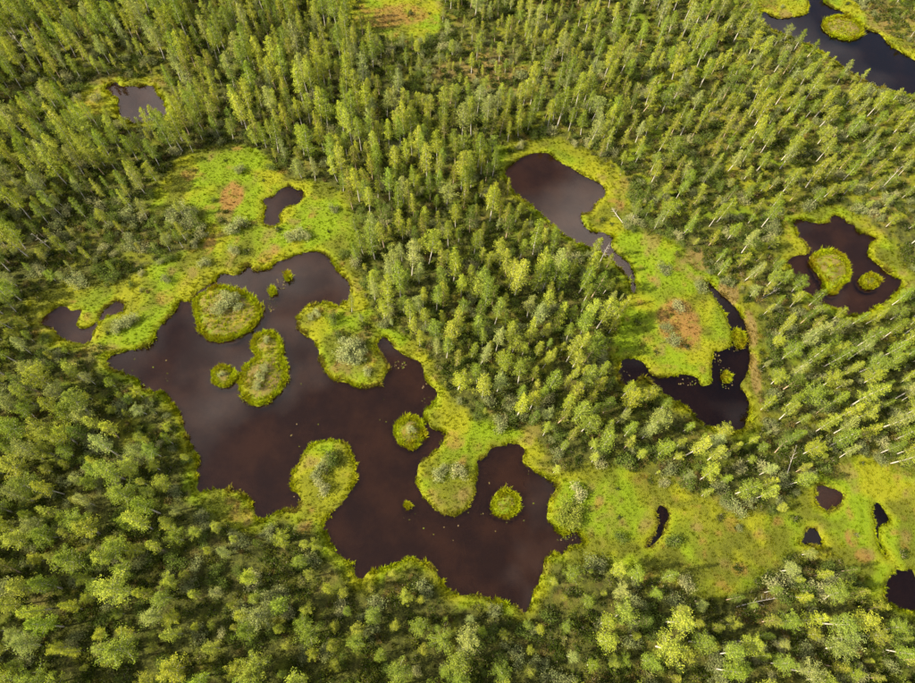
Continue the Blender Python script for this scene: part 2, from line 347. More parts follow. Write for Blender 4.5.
# ------------------------------------------------------------------ ground
corner = unproject([(-15, -10), (930, -10), (-15, 700), (930, 700)])
X0, X1 = corner[:, 0].min()-10, corner[:, 0].max()+10
Y0, Y1 = corner[:, 1].min()-12, corner[:, 1].max()+14
STEP = .42
gx = axis(X0, X1, STEP, 2500); gy = axis(Y0, Y1, STEP, 2500)
GX, GY = np.meshgrid(gx, gy)
S, WHO = pond_sdf(GX, GY)
DD = -(S)+frill(GX, GY)*sstep(12, 6, np.abs(S))*np.where(WHO >= 8, .25, 1.0)*np.where(WHO == 5, .5, 1)-np.where(WHO >= 8, .04, 0)
GZ = land_height(DD, GX, GY)
def ell(x, y, items):
    """soft union of ellipses given in photograph pixels, laid on the ground"""
    w = np.zeros(x.shape)
    for cx, cy, rx, ry, s in items:
        if s == 0: continue
        c, a, b = unproject([(cx, cy), (cx+rx, cy), (cx, cy-ry)])
        sx = np.linalg.norm(a-c); sy = np.linalg.norm(b-c)
        q = np.sqrt(((x-c[0])/sx)**2+((y-c[1])/sy)**2)
        w = np.maximum(w, s*sstep(1.25, .65, q))
    return w
def open_w(x, y):
    w = np.full(x.shape, -6.0)
    for p in OPEN_W: w = np.maximum(w, sdf_poly(x, y, p, 6.0))
    return w
def cover(x, y, dd):
    band = 1.6+1.2*fbm(x, y, 7, 51, 2)
    o = open_w(x, y)+1.3*fbm(x, y, 2.2, 61, 3)
    patch = fbm(x, y, 3.0, 71, 3)
    moss = np.maximum(sstep(band+.9, band-.9, dd), sstep(-1.2, 1.0, o))
    up = sstep(-10, 70, y)*.25+sstep(-20, 60, x)*sstep(40, 90, y)*.25
    moss = np.maximum(moss, (.30+up)*sstep(.1-up, .5-up*.5, patch))
    nz = fbm(x, y, 1.1, 81, 3)
    red = ell(x, y, RED); red = sstep(.15, .85, red*(.95+.8*nz))*np.minimum(1, red*1.15)*.95
    tan = ell(x, y, TAN); tan = sstep(.22, .6, tan*(.9+.8*nz))*np.minimum(1, tan*1.2)
    red = np.maximum(red, .6*sstep(.32, .65, fbm(x, y, 2.6, 91, 3))*moss*sstep(.5, 1.4, dd))
    tan = np.maximum(tan, .7*sstep(.22, .6, fbm(x, y, 3.4, 95, 3))*(.4+.6*moss)*(.35+.65*sstep(.4, 1.3, dd)))
    return moss, red, tan
MO, RE, TA = cover(GX, GY, DD)
ny, nx = GX.shape
idx = np.arange(ny*nx).reshape(ny, nx)
quads = np.stack([idx[:-1, :-1], idx[:-1, 1:], idx[1:, 1:], idx[1:, :-1]], -1).reshape(-1, 4)
gm = mesh_from('ground', np.stack([GX, GY, GZ], -1).reshape(-1, 3), [quads], [M_GROUND], smooth=True)
def sward(x, y, dd):
    g = sstep(-.35, .35, fbm(x, y, 5.5, 101, 3)+.55*ell(x, y, GREEN)-.10)*(.55+.45*sstep(.3, 1.3, dd))
    o = np.maximum(sstep(-.15, .4, fbm(x, y, 4.2, 111, 3))*.9, ell(x, y, DULL)*sstep(-.6, .2, fbm(x, y, 3, 121, 3)))*(.25+.75*np.maximum(sstep(.5, 1.6, dd), sstep(-.1, .35, fbm(x, y, 4.5, 131, 2))))
    return g, o*(1-.7*ell(x, y, GREEN))
def set_cover(me, a, b, c):
    co = np.zeros(a.size*3); me.vertices.foreach_get('co', co); co = co.reshape(-1, 3)+me.get('origin', np.zeros(3))
    dd = DD.ravel() if a.size == DD.size else np.full(a.size, 3.0)
    g, o = sward(co[:, 0], co[:, 1], dd)
    at = me.attributes.new('sward', 'FLOAT_COLOR', 'POINT'); at.data.foreach_set('color', np.stack([g, o, 0*g, 1+0*g], -1).astype(np.float32).ravel())
    at = me.attributes.new('cover', 'FLOAT_COLOR', 'POINT')
    at.data.foreach_set('color', np.stack([a, b, c, np.ones(a.size)], -1).astype(np.float32).ravel())
set_cover(gm, MO.ravel(), RE.ravel(), TA.ravel())
set_props(link(bpy.data.objects.new('ground', gm)), 'boggy ground of moss, heath and forest floor around the ponds', 'ground', kind='structure')

def bil(A, x, y):
    i = np.clip(np.searchsorted(gx, x)-1, 0, nx-2); j = np.clip(np.searchsorted(gy, y)-1, 0, ny-2)
    u = (x-gx[i])/(gx[i+1]-gx[i]); v = (y-gy[j])/(gy[j+1]-gy[j])
    return (A[j, i]*(1-u)+A[j, i+1]*u)*(1-v)+(A[j+1, i]*(1-u)+A[j+1, i+1]*u)*v

# ------------------------------------------------------------------ ponds: each one a sheet of water at z = 0 that ends under its own bank
cs = S[:-1, :-1]; cw = WHO[:-1, :-1]
mx4 = np.maximum.reduce([S[:-1, :-1], S[1:, :-1], S[:-1, 1:], S[1:, 1:]])
for i, (key, label, _) in enumerate(PONDS):
    sel = (mx4 > -.75) & (cw == i)
    jj, ii = np.nonzero(sel)
    vid = np.stack([idx[jj, ii], idx[jj, ii+1], idx[jj+1, ii+1], idx[jj+1, ii]], -1)
    u, inv = np.unique(vid, return_inverse=True)
    V = np.stack([GX.ravel()[u], GY.ravel()[u], np.zeros(len(u))], -1)
    me = mesh_from('pond', V, [inv.reshape(-1, 4)], [M_DARK if key in ('kidney', 'corner', 'top_right', 'pool_b', 'pool_c', 'pool_d') else M_WATER], smooth=True)
    set_props(link(bpy.data.objects.new('pond', me)), label, 'pond', kind='structure')

# ------------------------------------------------------------------ grass tufts
def tuft_arrays(seed, n=16, h=.36, spread=.16, w=.035):
    r = np.random.default_rng(seed)
    V = []; F = []; var = []
    for k in range(n):
        a = r.uniform(0, 2*math.pi); q = r.uniform(0, spread)
        b = np.array([math.cos(a)*q, math.sin(a)*q, -.04]); hh = h*r.uniform(.55, 1.1); lean = r.uniform(.15, .9)*hh
        a2 = a+r.uniform(-.7, .7)
        tip = b+np.array([math.cos(a2)*lean, math.sin(a2)*lean, hh])
        mid = b+np.array([math.cos(a2)*lean*.35, math.sin(a2)*lean*.35, hh*.62])
        s = np.array([-math.sin(a2), math.cos(a2), 0])*w
        i = len(V); V += [b-s, b+s, mid+s*.8, mid-s*.8, tip]; F.append((i, i+1, i+2, i+3)); F.append((i+3, i+2, i+4, i+4))
        var += [r.uniform(.2, .9)]*5
    V = np.array(V); q4 = np.array([f for f in F if f[2] != f[3]]); t3 = np.array([f[:3] for f in F if f[2] == f[3]])
    return V, q4, t3, np.array(var)
TUFTS = [tuft_arrays(100+k) for k in range(4)]+[tuft_arrays(120+k, 34, .42, .34, .04) for k in range(2)]

def shore_fringe(poly, step, jitter, rs):
    """points along a shoreline"""
    P = []
    for i in range(len(poly)):
        a = poly[i-1]; b = poly[i]; Ln = np.linalg.norm(b-a)
        for k in range(max(1, int(Ln/step+rs.random()))):
            P.append(a+(b-a)*rs.random()+rs.normal(0, jitter, 2))
    return np.array(P)
def cover_tint(x, y, dd, rs):
    m, r_, t_ = cover(x, y, dd)
    k = rs.random(len(x))[:, None]
    gr, ol = sward(x, y, dd); gr = np.clip(gr+.5*(k[:, 0]-.5), 0, 1)[:, None]
    lime = (MOSS*gr+MOSS2*(1-gr))*1.2; lime = lime*(1-ol[:, None]*.85)+OLIVE*1.2*ol[:, None]*.85
    g = FLOOR[None]*(1.2+1.3*k)
    c = g*(1-m[:, None])+lime*m[:, None]
    c = c*(1-.8*t_[:, None])+STRAW[None]*.8*t_[:, None]
    c = c*(1-.85*r_[:, None])+RUST[None]*.85*r_[:, None]
    return c*rs.uniform(.82, 1.12, len(x))[:, None], m

# ------------------------------------------------------------------ islands: each a thing of mound and sedge fringe
island_surf = []
for k, (label, _) in enumerate(ISLANDS):
    poly = ISL_W[k]; rs = np.random.default_rng(900+k)
    lo = poly.min(0)-1.2; hi = poly.max(0)+1.2; st = min(.25, (hi-lo).min()/14)
    ax = np.arange(lo[0], hi[0]+st, st); ay = np.arange(lo[1], hi[1]+st, st)
    x, y = np.meshgrid(ax, ay)
    dd = sdf_poly(x, y, poly)+frill(x, y)*.6+(.22+.16*min(1, (hi-lo).min()/8))*fbm(x, y, 1.1, 203, 2)
    big = min(1.0, (hi-lo).min()/5)
    z = np.where(dd > 0, .06+.26*sstep(0, .4, dd)+big*(.14*(fbm(x, y, 1.2, 21, 3)+.5)*sstep(.2, 1.2, dd)+.25*sstep(.5, 2.5, dd)), .06-.5*sstep(0, .5, -dd))
    ii = np.arange(x.size).reshape(x.shape)
    mk = (np.maximum.reduce([dd[:-1, :-1], dd[1:, :-1], dd[:-1, 1:], dd[1:, 1:]]) > -.45)
    q = np.stack([ii[:-1, :-1], ii[:-1, 1:], ii[1:, 1:], ii[1:, :-1]], -1)[mk]
    u, inv = np.unique(q, return_inverse=True)
    V = np.stack([x.ravel()[u], y.ravel()[u], z.ravel()[u]], -1)
    c0 = np.array([*poly.mean(0), 0.0])
    me = mesh_from('moss_mound', V-c0, [inv.reshape(-1, 4)], [M_GROUND], smooth=True); me['origin'] = [float(v) for v in c0]
    nzz = fbm(V[:, 0], V[:, 1], 1.0, 77, 3); dv = dd.ravel()[u]
    tanv = sstep(-.3, .3, nzz)*sstep(.6, 1.5, dv)*.85
    redv = sstep(.2, .5, -nzz)*sstep(.4, 1.2, dv)*.55
    mossv = 1-.6*sstep(.7, 1.6, dv)*sstep(-.2, .3, fbm(V[:, 0], V[:, 1], .8, 83, 2))
    set_cover(me, mossv, redv, tanv)
    e = bpy.data.objects.new('bog_island', None); e.location = c0; link(e); set_props(e, label, 'island', 'moss islands standing in the ponds')
    link(bpy.data.objects.new('moss_mound', me), e)
    P = shore_fringe(poly, .12, .16, rs)
    ex = rs.uniform(lo, hi, (int(14*(hi-lo).prod()), 2)); ed = sdf_poly(ex[:, 0], ex[:, 1], poly); ex = ex[rs.random(len(ex)) < np.where(ed > .9, .22, 1)]; P = np.concatenate([P, ex])
    dp = sdf_poly(P[:, 0], P[:, 1], poly); P = P[dp > -.06]; dp = dp[dp > -.06]
    VV = []; F4 = []; F3 = []; va = []; o = 0
    for (px, py), q_ in zip(P, dp):
        tv, t4, t3, tvr = TUFTS[rs.integers(4) if rs.random() > (.45 if q_ < .4 else .1) else 4+rs.integers(2)]
        s = rs.uniform(.6, 1.3)*(1.1 if q_ < .35 else .8)*(1.6 if rs.random() < .1 else 1); a = rs.uniform(0, 6.28); ca, sa = math.cos(a), math.sin(a)
        i0 = np.clip(np.searchsorted(ax, px)-1, 0, len(ax)-1); j0 = np.clip(np.searchsorted(ay, py)-1, 0, len(ay)-1)
        zz = max(z[j0, i0], .04)
        w = np.stack([tv[:, 0]*ca-tv[:, 1]*sa, tv[:, 0]*sa+tv[:, 1]*ca, tv[:, 2]], -1)*s+np.array([px, py, zz])-c0
        VV.append(w); F4.append(t4+o); F3.append(t3+o); va.append(np.clip(tvr*.45+.35+.75*float(fbm(np.array([px]), np.array([py]), 1.6, 503, 2)[0])+rs.uniform(-.12, .12), 0, 1)); o += len(tv)
    fm = mesh_from('sedge_fringe', np.concatenate(VV), [np.concatenate(F4), np.concatenate(F3)], [M_RIM], var=np.concatenate(va))
    fo = link(bpy.data.objects.new('sedge_fringe', fm), e); fo['kind'] = 'stuff'; fo['tint'] = [float(v) for v in (MOSS*.7+MOSS2*.75)]
    island_surf.append((poly, z, ax, ay))

# ------------------------------------------------------------------ plant prototypes
def tube(pts, rad, sides):
    pts = np.asarray(pts, float); n = len(pts); V = []; F = []
    up = pts[-1]-pts[0]; up /= np.linalg.norm(up)+1e-9
    s = np.cross(up, [.3, .9, .2]); s /= np.linalg.norm(s); t = np.cross(up, s)
    for k in range(n):
        for j in range(sides):
            a = 2*math.pi*j/sides; V.append(pts[k]+rad[k]*(math.cos(a)*s+math.sin(a)*t))
    for k in range(n-1):
        for j in range(sides):
            j2 = (j+1) % sides; F.append((k*sides+j, k*sides+j2, (k+1)*sides+j2, (k+1)*sides+j))
    return np.array(V), np.array(F)
def leaves(r, centers, spread, n, size, up=.35, slim=1.0):
    """n small leaf sprays round every centre"""
    m = len(centers)*n
    c = np.repeat(np.asarray(centers), n, 0); sp = np.repeat(np.asarray(spread), n)[:, None]
    g = r.normal(0, 1, (m, 3)); g /= np.maximum(1, np.linalg.norm(g, axis=1, keepdims=True)/1.7)
    p = c+g*sp*np.array([1, 1, .8])
    nrm = r.normal(0, 1, (m, 3)); nrm[:, 2] += up*np.sign(r.random(m)-.15)*2; nrm /= np.linalg.norm(nrm, axis=1, keepdims=True)
    a = np.cross(nrm, r.normal(0, 1, (m, 3))); a /= np.linalg.norm(a, axis=1, keepdims=True)+1e-9
    b = np.cross(nrm, a)
    s = size*r.uniform(.6, 1.35, m)[:, None]
    V = np.stack([p-a*s, p+b*s*.55*slim, p+a*s, p-b*s*.55*slim], 1).reshape(-1, 3)
    F = np.arange(4*m).reshape(m, 4)
    cv = np.repeat(r.uniform(.1, .75, len(centers)), n)+r.uniform(-.12, .25, m)
    return V, F, np.repeat(np.clip(cv, 0, 1), 4)
class Parts:
    def __init__(s): s.V = []; s.F = []; s.o = 0
    def add(s, vf):
        s.V.append(vf[0]); s.F.append(vf[1]+s.o); s.o += len(vf[0])
def make_tree(kind, seed):
    """unit built at real size; returns wood V,F and leaf V,F,var and height, radius"""
    r = np.random.default_rng(seed); wood = Parts(); cen = []; spr = []
    if kind == 'birch':
        h = r.uniform(8.2, 10.6); cr_ = r.uniform(1.05, 1.6); cb = r.uniform(.18, .40); nb = 30; sp0 = .275; nl = 28; ls = .092; rt = .11
    elif kind == 'broad':
        h = r.uniform(7.2, 9.2); cr_ = r.uniform(1.3, 1.95); cb = r.uniform(.24, .40); nb = 31; sp0 = .29; nl = 32; ls = .090; rt = .13
    else:
        h = r.uniform(6.4, 9.0); cr_ = r.uniform(.80, 1.2); cb = r.uniform(.16, .34); nb = 34; sp0 = .22; nl = 15; ls = .11; rt = .10
    bend = r.normal(0, .25, 2)
    def axis_at(t): return np.array([bend[0]*math.sin(t*2.6), bend[1]*math.sin(t*2.1+.4)-bend[1]*math.sin(.4), h*t])
    ts = np.linspace(0, .97, 9)
    wood.add(tube([axis_at(t)-np.array([0, 0, .25 if t == 0 else 0]) for t in ts], rt*(1.08-ts)**.8, 6))
    for k in range(nb):
        t = cb+(.98-cb)*((k+r.random()*.7)/nb)
        u = (t-cb)/(1-cb)
        if kind == 'pine': prof = (1.02-u)**.75*(.35+.65*min(1, u*5+.2))
        elif kind == 'birch': prof = min(1, .45+u*2.2)*(1.04-u)**(.62 if u < .6 else .78)
        else: prof = math.sin(math.pi*(.22+.74*u))**.7
        ln = cr_*prof*(r.uniform(.6, 1.15) if kind == 'pine' else r.choice([r.uniform(.4, .85), r.uniform(.85, 1.25)]))+.12
        az = k*2.399+r.uniform(-.4, .4)
        rise = (r.uniform(.1, .45) if kind == 'pine' else r.uniform(.35, .95))*ln
        b0 = axis_at(t); e = b0+np.array([math.cos(az)*ln, math.sin(az)*ln, rise])
        m = (b0+e)/2+np.array([0, 0, .08*ln])
        rb = rt*.28*(1.1-u)
        if ln > .35: wood.add(tube([b0, m, e], [rb, rb*.6, rb*.25], 3))
        nc = 2+int(ln/ .62)
        for q in range(nc):
            f = (q+.75)/nc*.95+.1 if nc > 1 else .8
            p = b0+(e-b0)*f+r.normal(0, .12, 3)
            if kind != 'pine': p[2] -= .12*f*ln*r.random()
            cen.append(p); spr.append(sp0*r.uniform(.7, 1.25)*(1.15-.35*u))
    cen += [axis_at(.96), axis_at(1.0), axis_at(1.03)]; spr += [.17, .12, .07]
    LV, LF, var = leaves(r, cen, spr, nl, ls, .35, 1.0 if kind != 'pine' else .7)
    LV[:, 2] = np.maximum(LV[:, 2], .1)
    return np.concatenate(wood.V), np.concatenate(wood.F), LV, LF, var, h, cr_
def make_shrub(seed, h=1.6, rad=1.2, nst=12, nl=16, ls=.1, low=False):
    r = np.random.default_rng(seed); wood = Parts(); cen = []; spr = []
    for k in range(nst):
        a = r.uniform(0, 6.28); q = rad*math.sqrt(r.random())
        hh = h*(1-.55*(q/rad)**2)*r.uniform(.65, 1.1)
        b0 = np.array([math.cos(a)*q*.25, math.sin(a)*q*.25, -.1]); e = np.array([math.cos(a)*q, math.sin(a)*q, hh])
        m = (b0*.45+e*.55)+np.array([0, 0, .12*h])
        wood.add(tube([b0, m, e], [.03, .02, .008], 3))
        for f in (.55, .8, 1.0):
            cen.append(b0+(e-b0)*f+r.normal(0, .1, 3)); spr.append(.2*h/1.5*r.uniform(.7, 1.3)+.06)
    LV, LF, var = leaves(r, cen, spr, nl, ls, .4, .9)
    LV[:, 2] = np.maximum(LV[:, 2], .02)
    return np.concatenate(wood.V), np.concatenate(wood.F), LV, LF, var

PROTO = {}
def proto(kind, i, arr, bark):
    WV, WF, LV, LF, var = arr[:5]
    wm = mesh_from('trunk', WV, [WF], [bark], smooth=True)
    lm = mesh_from('crown', LV, [LF], [M_LEAF], var=var)
    jm = mesh_from(kind, np.concatenate([WV, LV]), [WF, LF+len(WV)], [bark, M_LEAF], fmat=np.r_[np.zeros(len(WF)), np.ones(len(LF))], var=np.r_[np.zeros(len(WV)), var])
    PROTO.setdefault(kind, []).append((wm, lm, jm, arr[5] if len(arr) > 5 else 1.6, arr[6] if len(arr) > 6 else 1.2))
for i in range(9): proto('birch', i, make_tree('birch', 200+i), M_BIRCH)
for i in range(8): proto('broad', i, make_tree('broad', 230+i), M_BIRCH)
for i in range(8): proto('pine', i, make_tree('pine', 260+i), M_PINE)
for i in range(5): proto('shrub', i, make_shrub(300+i, 1.7, 1.25, 16, 18, .10), M_STEM)
for i in range(5): proto('low', i, make_shrub(330+i, .62, .62, 9, 9, .085), M_STEM)

def collection_of(name, meshes):
    col = bpy.data.collections.new(name)
    for k, me in enumerate(meshes): col.objects.link(bpy.data.objects.new('%s_%02d' % (name, k), me))
    return col
def scatter(name, col, P, rot, scl, ind, tint, label, cat):
    me = bpy.data.meshes.new(name); me.vertices.add(len(P)); me.vertices.foreach_set('co', np.asarray(P, np.float32).ravel())
    for nm, ty, key, v in (('rot', 'FLOAT_VECTOR', 'vector', rot), ('scl', 'FLOAT_VECTOR', 'vector', scl), ('ind', 'INT', 'value', ind)):
        a = me.attributes.new(nm, ty, 'POINT'); a.data.foreach_set(key, np.asarray(v, np.int32 if ty == 'INT' else np.float32).ravel())
    a = me.attributes.new('tint', 'FLOAT_COLOR', 'POINT'); a.data.foreach_set('color', np.c_[tint, np.ones(len(P))].astype(np.float32).ravel())
    g = bpy.data.node_groups.new(name, 'GeometryNodeTree')
    g.interface.new_socket('Geometry', in_out='INPUT', socket_type='NodeSocketGeometry'); g.interface.new_socket('Geometry', in_out='OUTPUT', socket_type='NodeSocketGeometry')
    n = g.nodes.new; l = g.links.new
    gi = n('NodeGroupInput'); go = n('NodeGroupOutput'); ip = n('GeometryNodeInstanceOnPoints'); ci = n('GeometryNodeCollectionInfo')
    ci.inputs['Collection'].default_value = col; ci.inputs['Separate Children'].default_value = True; ci.inputs['Reset Children'].default_value = True
    def na(nm, ty):
        k = n('GeometryNodeInputNamedAttribute'); k.data_type = ty; k.inputs['Name'].default_value = nm; return k.outputs['Attribute']
    er = n('FunctionNodeEulerToRotation'); l(na('rot', 'FLOAT_VECTOR'), er.inputs[0])
    l(gi.outputs[0], ip.inputs['Points']); l(ci.outputs[0], ip.inputs['Instance']); ip.inputs['Pick Instance'].default_value = True
    l(na('ind', 'INT'), ip.inputs['Instance Index']); l(er.outputs[0], ip.inputs['Rotation']); l(na('scl', 'FLOAT_VECTOR'), ip.inputs['Scale'])
    l(ip.outputs[0], go.inputs[0])
    o = bpy.data.objects.new(name, me); link(o); md = o.modifiers.new('scatter', 'NODES'); md.node_group = g
    return set_props(o, label, cat, kind='stuff')

# ------------------------------------------------------------------ where the trees stand
class Grid:
    def __init__(s, c): s.c = c; s.g = {}
    def ok(s, x, y, d_):
        i, j = int(x//s.c), int(y//s.c); k = int(math.ceil(d_/s.c))
        for a in range(i-k, i+k+1):
            for b in range(j-k, j+k+1):
                for (u, v) in s.g.get((a, b), ()):
                    if (u-x)**2+(v-y)**2 < d_*d_: return False
        return True
    def put(s, x, y): s.g.setdefault((int(x//s.c), int(y//s.c)), []).append((x, y))
rt = np.random.default_rng(11)
NC = 26000
cx = rt.uniform(X0+1, X1-1, NC); cy = rt.uniform(Y0+1, Y1-2, NC)
ppx, _ = project(np.stack([cx, cy, np.full(NC, .3)], 1))
keep = (ppx[:, 0] > -90) & (ppx[:, 0] < 1005) & (ppx[:, 1] > -70) & (ppx[:, 1] < 740)
cx = cx[keep]; cy = cy[keep]; ppx = ppx[keep]
cdd = -pond_sdf(cx, cy)[0]
cop = open_w(cx, cy)
den = np.ones(len(cx)); hf = np.ones(len(cx))
for (pl, dn, h_), pw in zip(SPARSE, SPARSE_W):
    s = sdf_poly(cx, cy, pw, 6)
    w = sstep(-1.5, 1.5, s+fbm(cx, cy, 5, 5, 2))
    den *= 1-w*(1-dn); hf *= 1-w*(1-h_)
den *= sstep(.9, 2.5, cdd+.8*fbm(cx, cy, 4, 13, 2)); den *= sstep(.6, -1.2, cop)
den *= .72+.5*sstep(-.4, .3, fbm(cx, cy, 9, 15, 2))
hf *= .72+.28*sstep(1.5, 7, cdd); hf *= .82+.18*sstep(.5, -3, cop)
grid = Grid(2.0); trees = []
tone_b = {'yellow-green': (.230, .266, .036), 'mid-green': (.156, .208, .030), 'grey-green': (.205, .238, .074)}
tone_p = {'yellow-green': (.218, .248, .034), 'olive': (.168, .188, .030), 'dark green': (.085, .122, .022)}
def tree_mix(px, py):
    """share of pine, of broad birch, mean spacing"""
    if py > 520: return .16, .50, 2.75
    if px < 190 and py > 300: return .14, .52, 2.35
    if px > 640 and py > 280: return .10, .20, 2.65
    if px > 600: return .26, .12, 2.85
    if py < 260 and px > 180: return .42, .05, 2.2
    if py < 260: return .25, .15, 2.3
    return .28, .16, 2.35
def stature(px, py):
    """how tall the wood stands: low on the open bog at the top and right, taller towards the lower left"""
    if py > 480: return .84
    if px < 200 and py > 280: return .80
    if px > 560 and py < 220: return .66+.08*sstep(220, 120, px-560)
    if px > 640: return .80
    if px > 370 and py < 120: return .66
    if py < 260: return .88
    return .95
for k in range(len(cx)):
    if rt.random() > den[k]: continue
    pp, pb, spc = tree_mix(ppx[k, 0], ppx[k, 1])
    if not grid.ok(cx[k], cy[k], spc*rt.uniform(.62, 1.15)): continue
    grid.put(cx[k], cy[k])
    u = rt.random()
    kind = 'pine' if u < pp else ('broad' if u < pp+pb else 'birch')
    i = int(rt.integers(len(PROTO[kind])))
    sf = stature(*ppx[k]); s = hf[k]*sf*rt.choice([rt.uniform(.42, .75), rt.uniform(.78, 1.22)], p=[.36, .64])
    tones = tone_p if kind == 'pine' else tone_b
    tn = list(tones)[int(rt.choice(3, p=[.42, .40, .18]))]
    tint = np.array(tones[tn])*rt.uniform(.85, 1.15)*(1+.22*float(fbm(np.array([cx[k]]), np.array([cy[k]]), 14, 401, 2)[0]))*np.array([rt.uniform(.94, 1.06), 1, rt.uniform(.8, 1.2)])
    trees.append(dict(kind=kind, i=i, x=cx[k], y=cy[k], s=s, wx=rt.uniform(.9, 1.18)*(1/sf)**.62*(.98 if ppx[k, 1] < 300 else .93), tone=tn, tint=tint, rz=rt.uniform(0, 6.28), lean=rt.normal(0, .035, 2), px=ppx[k]))
tx = np.array([t['x'] for t in trees]); ty = np.array([t['y'] for t in trees]); tz = bil(GZ, tx, ty)
for t, z in zip(trees, tz):
    t['z'] = z; hh = PROTO[t['kind']][t['i']][3]*t['s']; t['h'] = hh
    a, sc_ = project([(t['x'], t['y'], z), (t['x'], t['y'], z+hh*.7), (t['x'], t['y'], z+hh)])
    t['mid'] = a[1]; inside = -5 < a[1][0] < 920 and -5 < a[1][1] < 688
    t['show'] = (np.linalg.norm(a[2]-a[0])+3*PROTO[t['kind']][t['i']][4]*t['s']*sc_[1])*PROTO[t['kind']][t['i']][4]*sc_[1]*t['s'] if inside else -1

ZONES = [((70,30),'in the wood behind the pale upper left pond'),((60,185),'in the wood below the pale upper left pond'),((60,430),'in the wood left of the large pond'),
 ((60,610),'in the lower left corner wood'),((230,600),'in the wood below the large pond\'s left bay'),((400,650),'below the south shore of the large pond'),((610,640),'in the wood below the lower right meadow'),
 ((810,655),'in the lower right corner wood'),((440,290),'in the stand along the large pond\'s east shore'),((600,410),'in the stand left of the dark kidney pond'),((320,100),'in the wood above the moss meadow'),
 ((230,60),'in the wood left of the orange moss opening'),((390,120),'in the wood below the orange moss opening'),((470,140),'in the wood left of the middle pond'),((600,60),'in the wood above the middle pond'),((700,130),'on the slope right of the middle pond'),((840,120),'below the slate blue corner pond'),
 ((880,30),'beyond the slate blue corner pond'),((740,260),'between the oval meadow and right pond'),((840,370),'below the lilac right edge pond'),((830,440),'above the lower right moss meadow'),((150,250),'on the shrubby rise above left pond'),
 ((560,300),'in the stand left of the oval meadow'),((690,450),'below the dark kidney pond'),((290,420),'on the large pond\'s islands and peninsulas'),((110,480),'behind the large pond\'s west shore'),((540,480),'on the shore right of the large pond')]
ZC = np.array([z[0] for z in ZONES], float)
def zone_of(px): return ZONES[int(np.argmin(((ZC-px)**2).sum(1)))][1]
ORD = ['', 'first', 'second', 'third', 'fourth', 'fifth', 'sixth', 'seventh', 'eighth', 'ninth', 'tenth', 'eleventh', 'twelfth', 'thirteenth', 'fourteenth', 'fifteenth', 'sixteenth', 'seventeenth', 'eighteenth', 'nineteenth', 'twentieth']+['twenty-'+w for w in ('first', 'second', 'third', 'fourth', 'fifth', 'sixth', 'seventh', 'eighth', 'ninth')]
def number(items, word):
    """labels: look, then stand, then order from the left among those alike in that stand"""
    by = {}
    for t in items: by.setdefault((t['size'], t['tone'], t['noun'], zone_of(t['mid'])), []).append(t)
    for (sz, tn, nn, zn), ts in by.items():
        ts.sort(key=lambda t: t['mid'][0])
        for k, t in enumerate(ts):
            b = ' '.join(w for w in (sz, tn, nn) if w)+' '+zn
            t['zone'] = zn
            if len(ts) > 1: b += ', '+('leftmost' if k == 0 else 'rightmost' if k == len(ts)-1 else ORD[min(k+1, 29)]+' from left')
            t['label'] = b
def plant(t, name, cat, group, wood_name, leaf_name):
    wm, lm = PROTO[t['kind']][t['i']][:2]
    e = bpy.data.objects.new(name, None); e.location = (t['x'], t['y'], t['z']); e.rotation_euler = (t['lean'][0], t['lean'][1], t['rz'])
    e.scale = (t['s']*t['wx'], t['s']*t['wx'], t['s']); e.empty_display_size = .5
    link(e); set_props(e, t['label'], cat, group)
    a = link(bpy.data.objects.new(wood_name, wm), e)
    b = link(bpy.data.objects.new(leaf_name, lm), e); b['tint'] = [float(v) for v in t['tint']]
for kinds, name, noun in ((('birch', 'broad'), 'birch_tree', 'birch'), (('pine',), 'pine_tree', 'pine')):
    mine = sorted([t for t in trees if t['kind'] in kinds], key=lambda t: -t['show'])
    own = [t for t in mine[:298] if t['show'] > 0]; rest = mine[len(own):]
    for t in own:
        t['noun'] = noun if t['kind'] != 'broad' else 'broad birch'
        t['size'] = 'tall' if t['h'] > 7.4 else ('low' if t['h'] < 5.0 else 'mid-height')
    number(own, noun)
    for t in own: plant(t, name, 'tree', noun+' trees '+t['zone'], 'trunk', 'crown')
    ms = [p[2] for k in kinds for p in PROTO[k]]; off = {k: sum(len(PROTO[q]) for q in kinds[:a]) for a, k in enumerate(kinds)}
    scatter(noun+'_wood', collection_of(noun+'_wood_tree', ms), [(t['x'], t['y'], t['z']) for t in rest], [(t['lean'][0], t['lean'][1], t['rz']) for t in rest],
            [(t['s']*t['wx'], t['s']*t['wx'], t['s']) for t in rest], [t['i']+off[t['kind']] for t in rest], np.array([t['tint'] for t in rest]),
            'farther wood of slender %s trees beyond the ponds' % noun, 'wood')
    print(noun, len(own), len(rest))

